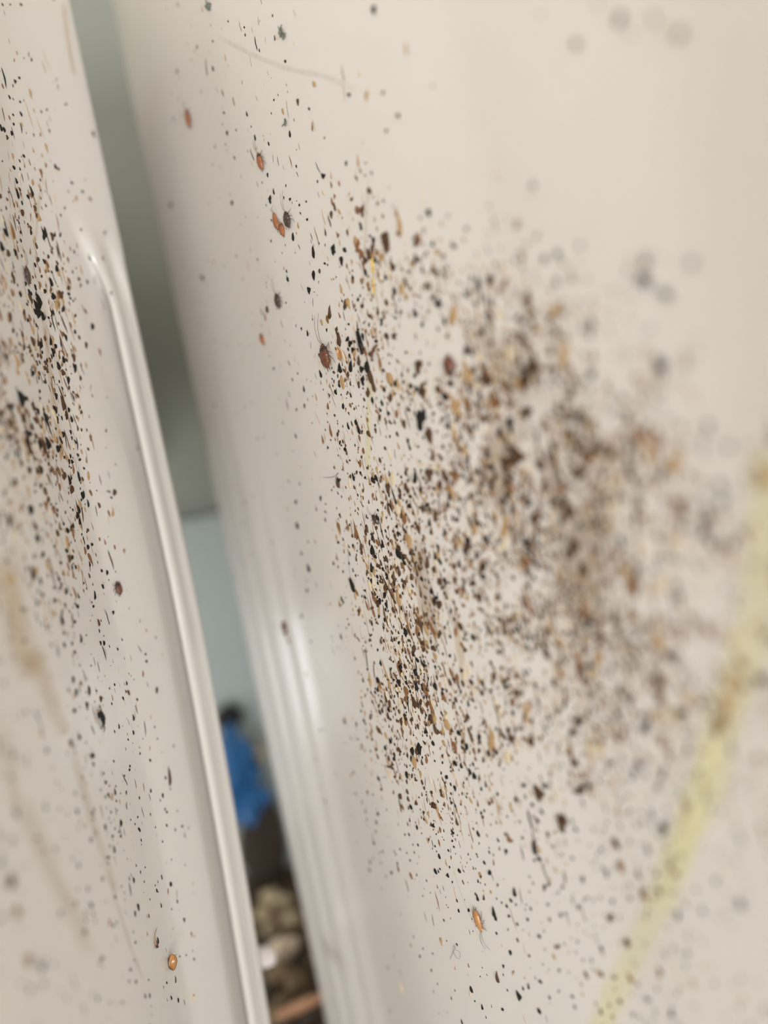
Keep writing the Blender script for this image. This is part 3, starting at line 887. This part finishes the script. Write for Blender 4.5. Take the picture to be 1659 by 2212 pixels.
# crumpled carcass
c_root, _h = on_panel(216, 1552, 6)
carc = empty('insect_carcass', c_root)
tag(carc, 'crumpled black insect carcass with bent legs on the rimmed panel', 'insect')
v, f = body_geo([(0, .02), (.2, .1), (.5, .17), (.8, .12), (1, .02)], .0034, ridge=.3, nseg=6, flat=1.1, base=.12)
link('body', v, f, M_black, carc)
for pts in ([(-.2, 1.2, .3), (-.3, 1.9, .7), (.1, 2.6, .6), (.5, 2.4, .4), (.6, 1.9, .1)], [(-.3, 1.4, .3), (-.9, 2.0, .5), (-1.2, 2.3, .2)], [(-.2, -1.2, .3), (.2, -2.0, .4), (.9, -2.7, .1)], [(-.3, -1.3, .2), (-.9, -1.7, .3), (-1.2, -1.5, .1)], [(.0, -1.4, .2), (.1, -2.2, .4), (-.1, -2.9, .1)]):
    v, f = tube([(a / 1000, b / 1000, c / 1000) for a, b, c in pts], [.00010] * (len(pts) - 1) + [.00005], 5)
    link('leg', v, f, M_leg, carc)


def lint(px, py, s, label):
    m, h = on_panel(px, py, R.uniform(-30, 30))
    root = empty('lint_tuft', m)
    tag(root, label, 'lint')
    for i in range(6):
        a = R.uniform(0, 6.28)
        pts = [(R.uniform(-.3, .3) * s, R.uniform(-.3, .3) * s, .2 * s)]
        for k in range(4):
            a += R.uniform(-.8, .8)
            pts.append((pts[-1][0] + .2 * s * math.cos(a), pts[-1][1] + .2 * s * math.sin(a), max(.1, pts[-1][2] + R.uniform(-.2, .2) * s)))
        v, f = tube([(x / 1000, y / 1000, z / 1000) for x, y, z in pts], [.00009 * s] * 5, 4)
        link('fibre', v, f, M_lint, root)
    v, f = body_geo([(0, .1), (.3, .3), (.6, .2), (1, .05)], .0011 * s, flat=.8, base=.2, ridge=.4, nseg=4)
    link('clot', v, f, M_lint, root)


lint(608, 68, 1.4, 'grey lint tuft high on the smooth panel')
lint(614, 80, 1.0, 'dark lint scrap just under the grey tuft')
lint(452, 14, 1.6, 'greenish grey lint scrap at the very top beside the gap')
lint(618, 264, 1.1, 'thin grey lint thread between the tuft and the lone nymph')

# yellow smears of dried residue
for pts, w, lab in (([(804, 560), (806, 578), (805, 590)], (.35, .2), 'bright yellow dried smear at the top of the fouled band'), ([(807, 600), (807, 620), (808, 634)], (.15, .2), 'thin yellow drip under the bright yellow smear')):
    strand(pts, w[0], w[1], M_yellow, 'residue_smear', lab, 'smear', .0001)

# ------------------------------------------------------------------ behind the gap: litter on the floor
def lump(name, loc, size, m, seed, sub=2, amp=.35, freq=2.2, parent=None):
    bm = bmesh.new()
    bmesh.ops.create_icosphere(bm, subdivisions=sub, radius=1)
    if sub == 2:
        for v in bm.verts: v.co *= 1 + .22 * noise.noise(v.co * 5 + Vector((seed, seed, seed)))
    lo = 9
    for v in bm.verts:
        d = 1 + amp * noise.noise(v.co * freq + Vector((seed * 7.3, seed * 1.7, 0))) + amp * .5 * noise.noise(v.co * freq * 2.3 + Vector((0, seed * 3.1, 5)))
        v.co = Vector((v.co.x * size[0] * d, v.co.y * size[1] * d, v.co.z * size[2] * d))
        lo = min(lo, v.co.z)
    me = bpy.data.meshes.new(name)
    bm.to_mesh(me)
    bm.free()
    me.materials.append(m)
    o = bpy.data.objects.new(name, me)
    COL.objects.link(o)
    o.location = (loc[0], loc[1], loc[2] - lo if loc[2] is not None else 0)
    if parent is not None: o.parent = parent
    return o


def gap_floor(px, py, z=0.0):
    d = px_dir(px, py)
    t = (z - CAM_LOC.z) / d.z
    return CAM_LOC + d * t


def gap_y(px, py, y):
    d = px_dir(px, py)
    return CAM_LOC + d * (y / d.y)


# crumpled blue film standing against the skirting
bp = gap_y(522, 1690, .355)
blue = empty('plastic_wrapper', Matrix.Translation((bp.x, bp.y, 0)))
tag(blue, 'crumpled blue plastic wrapper wedged on the floor at the back of the gap', 'wrapper')


def crumple(name, cx, cz, rx, rz, ry, seed, m, parent):
    o = lump(name, (0, 0, 0), (rx, ry, rz), m, seed, 4, .55, 1.6)
    for v in o.data.vertices:
        s = v.co.normalized()
        r = abs(noise.noise(s * 3.1 + Vector((seed, 2, 1))))
        v.co *= .82 + .55 * r
    o.parent = parent
    o.location = (cx, 0, cz)
    return o


def rel(px, py):
    p = gap_y(px, py, bp.y)
    return p.x - bp.x, p.z


for name, px, py, rx, rz, ry, seed, m in (('lower_fold', 522, 1735, .0095, .0125, .008, 1.3, M_blue), ('upper_fold', 508, 1640, .0085, .014, .008, 2.1, M_blue), ('side_fold', 540, 1662, .0045, .005, .006, 4.4, M_blue)):
    x, z = rel(px, py)
    crumple(name, x, z, rx, rz, ry, seed, m, blue)
p = gap_y(492, 1566, .362)
blk = lump('rubber_scrap', (p.x, .372, 0), (.007, .004, .006), M_rubber, 5.5, 3, .4)
blk.location = (p.x - .002, .374, p.z)
tag(blk, 'black rubber scrap on top of the blue wrapper', 'scrap')
p = gap_y(545, 1640, .36)
o = lump('wood_chip', (p.x, .366, 0), (.004, .004, .0075), M_crumbA, 6.1, 2, .3)
o.location = (p.x + .001, .366, p.z)
tag(o, 'tan wood chip leaning against the blue wrapper', 'chip')

CR = [
    (585, 1945, 9, M_crumbA, 'beige crumb at the back of the litter'), (615, 1955, 8, M_crumbA, 'beige crumb beside the rearmost one'), (570, 1975, 7, M_crumbA, 'pale beige crumb against the rimmed panel'),
    (600, 1990, 8, M_crumbB, 'olive brown crumb in the middle of the litter'), (628, 1992, 8, M_crumbA, 'sandy crumb against the rounded corner'), (582, 2010, 6, M_crumbA, 'small sandy crumb before the olive one'),
    (608, 2062, 11, M_crumbC, 'large off-white pebble in the litter'), (570, 2042, 7, M_crumbD, 'dark crumb behind the white knob'), (638, 2042, 6, M_crumbD, 'dark crumb behind the off-white pebble'),
    (620, 2020, 6, M_crumbB, 'brown crumb just behind the off-white pebble'), (640, 2090, 8, M_crumbD, 'dark brown crumb beside the off-white pebble'), (605, 2118, 11, M_crumbB, 'broad grey brown crumb before the off-white pebble'),
    (640, 2130, 9, M_crumbB, 'grey brown crumb against the smooth panel'), (585, 2140, 7, M_crumbD, 'dark crumb before the white knob'), (612, 2160, 7, M_crumbB, 'brown crumb behind the splinter'), (660, 2195, 8, M_crumbD, 'dark crumb in front of the splinter'),
    (600, 2200, 7, M_crumbB, 'brown crumb nearest the camera'), (560, 1910, 7, M_crumbD, 'dark crumb in the shade under the wrapper'), (590, 1905, 6, M_crumbD, 'blackish crumb beside the shaded one'),
]
for i, (px, py, s, m, lab) in enumerate(CR):
    g = gap_floor(px, py, .003)
    o = lump('crumb', (g.x, min(g.y, .368), 0), (s * .00052, s * .00055, s * .00045), m, 10 + i * 1.7, 2, .45, 1.8)
    o.rotation_euler.z = i * 1.3
    tag(o, lab, 'crumb', 'crumbs on the floor of the gap')
for px, y, rx, rz, lab in ((556, .366, .0085, .017, 'big dark lump put in for the shade under the blue wrapper'), (592, .369, .009, .022, 'dark lump put in for shade beside the big one, against the rounded corner')):
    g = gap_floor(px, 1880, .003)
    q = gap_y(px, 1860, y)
    o = lump('shade_lump', (q.x, y, 0), (rx, .006, rz), M_crumbD, px * .1, 2, .3)  # dark lump added in place of the shade behind the litter
    tag(o, lab, 'shade lump')
a = gap_floor(600, 2195, .006); b = gap_floor(700, 2150, .012)
v, f = tube([a, a.lerp(b, .4), a.lerp(b, .7), b], [.0016, .0022, .0019, .0010], 6)
tag(link('wood_splinter', v, f, M_wood, smooth=False), 'orange wooden splinter lying across the front of the litter', 'splinter')
V, F = [], []
rg = random.Random(3)
for i in range(500):
    x, y = rg.uniform(-.16, -.03), rg.uniform(.24, .375)
    s = rg.uniform(.0005, .0018)
    b0 = len(V)
    for dx, dy, dz in ((1, 0, 0), (-.5, .9, 0), (-.6, -.8, 0), (.1, 0, 1.1)):
        V.append((x + dx * s * rg.uniform(.7, 1.3), y + dy * s * rg.uniform(.7, 1.3), max(0.0001, dz * s)))
    F += [(b0, b0 + 1, b0 + 3), (b0 + 1, b0 + 2, b0 + 3), (b0 + 2, b0, b0 + 3)]
tag(link('grit', V, F, [M_crumbB, M_crumbA, M_crumbD], smooth=False, fmat=[(i // 3) % 3 for i in range(len(F))]), 'fine brown grit strewn over the floor of the gap', 'grit', kind='stuff')

# white knob behind the rim
kp = gap_y(574, 2072, .222)
kv, kf = body_geo([(0, .3), (.15, .42), (.6, .46), (.9, .36), (1, .1)], .008, flat=1.0, sides=14)
kn = link('knob', kv, kf, M_knob)
kn.rotation_euler = (0, math.radians(90), math.radians(-90 + 20))
kn.location = (kp.x - .001, kp.y, kp.z)
kn.rotation_euler = (math.radians(-10), 0, math.radians(-80))
kn['label'] = 'small white plastic knob'
kn.parent = rimmed
kn.matrix_parent_inverse = rimmed.matrix_world.inverted()
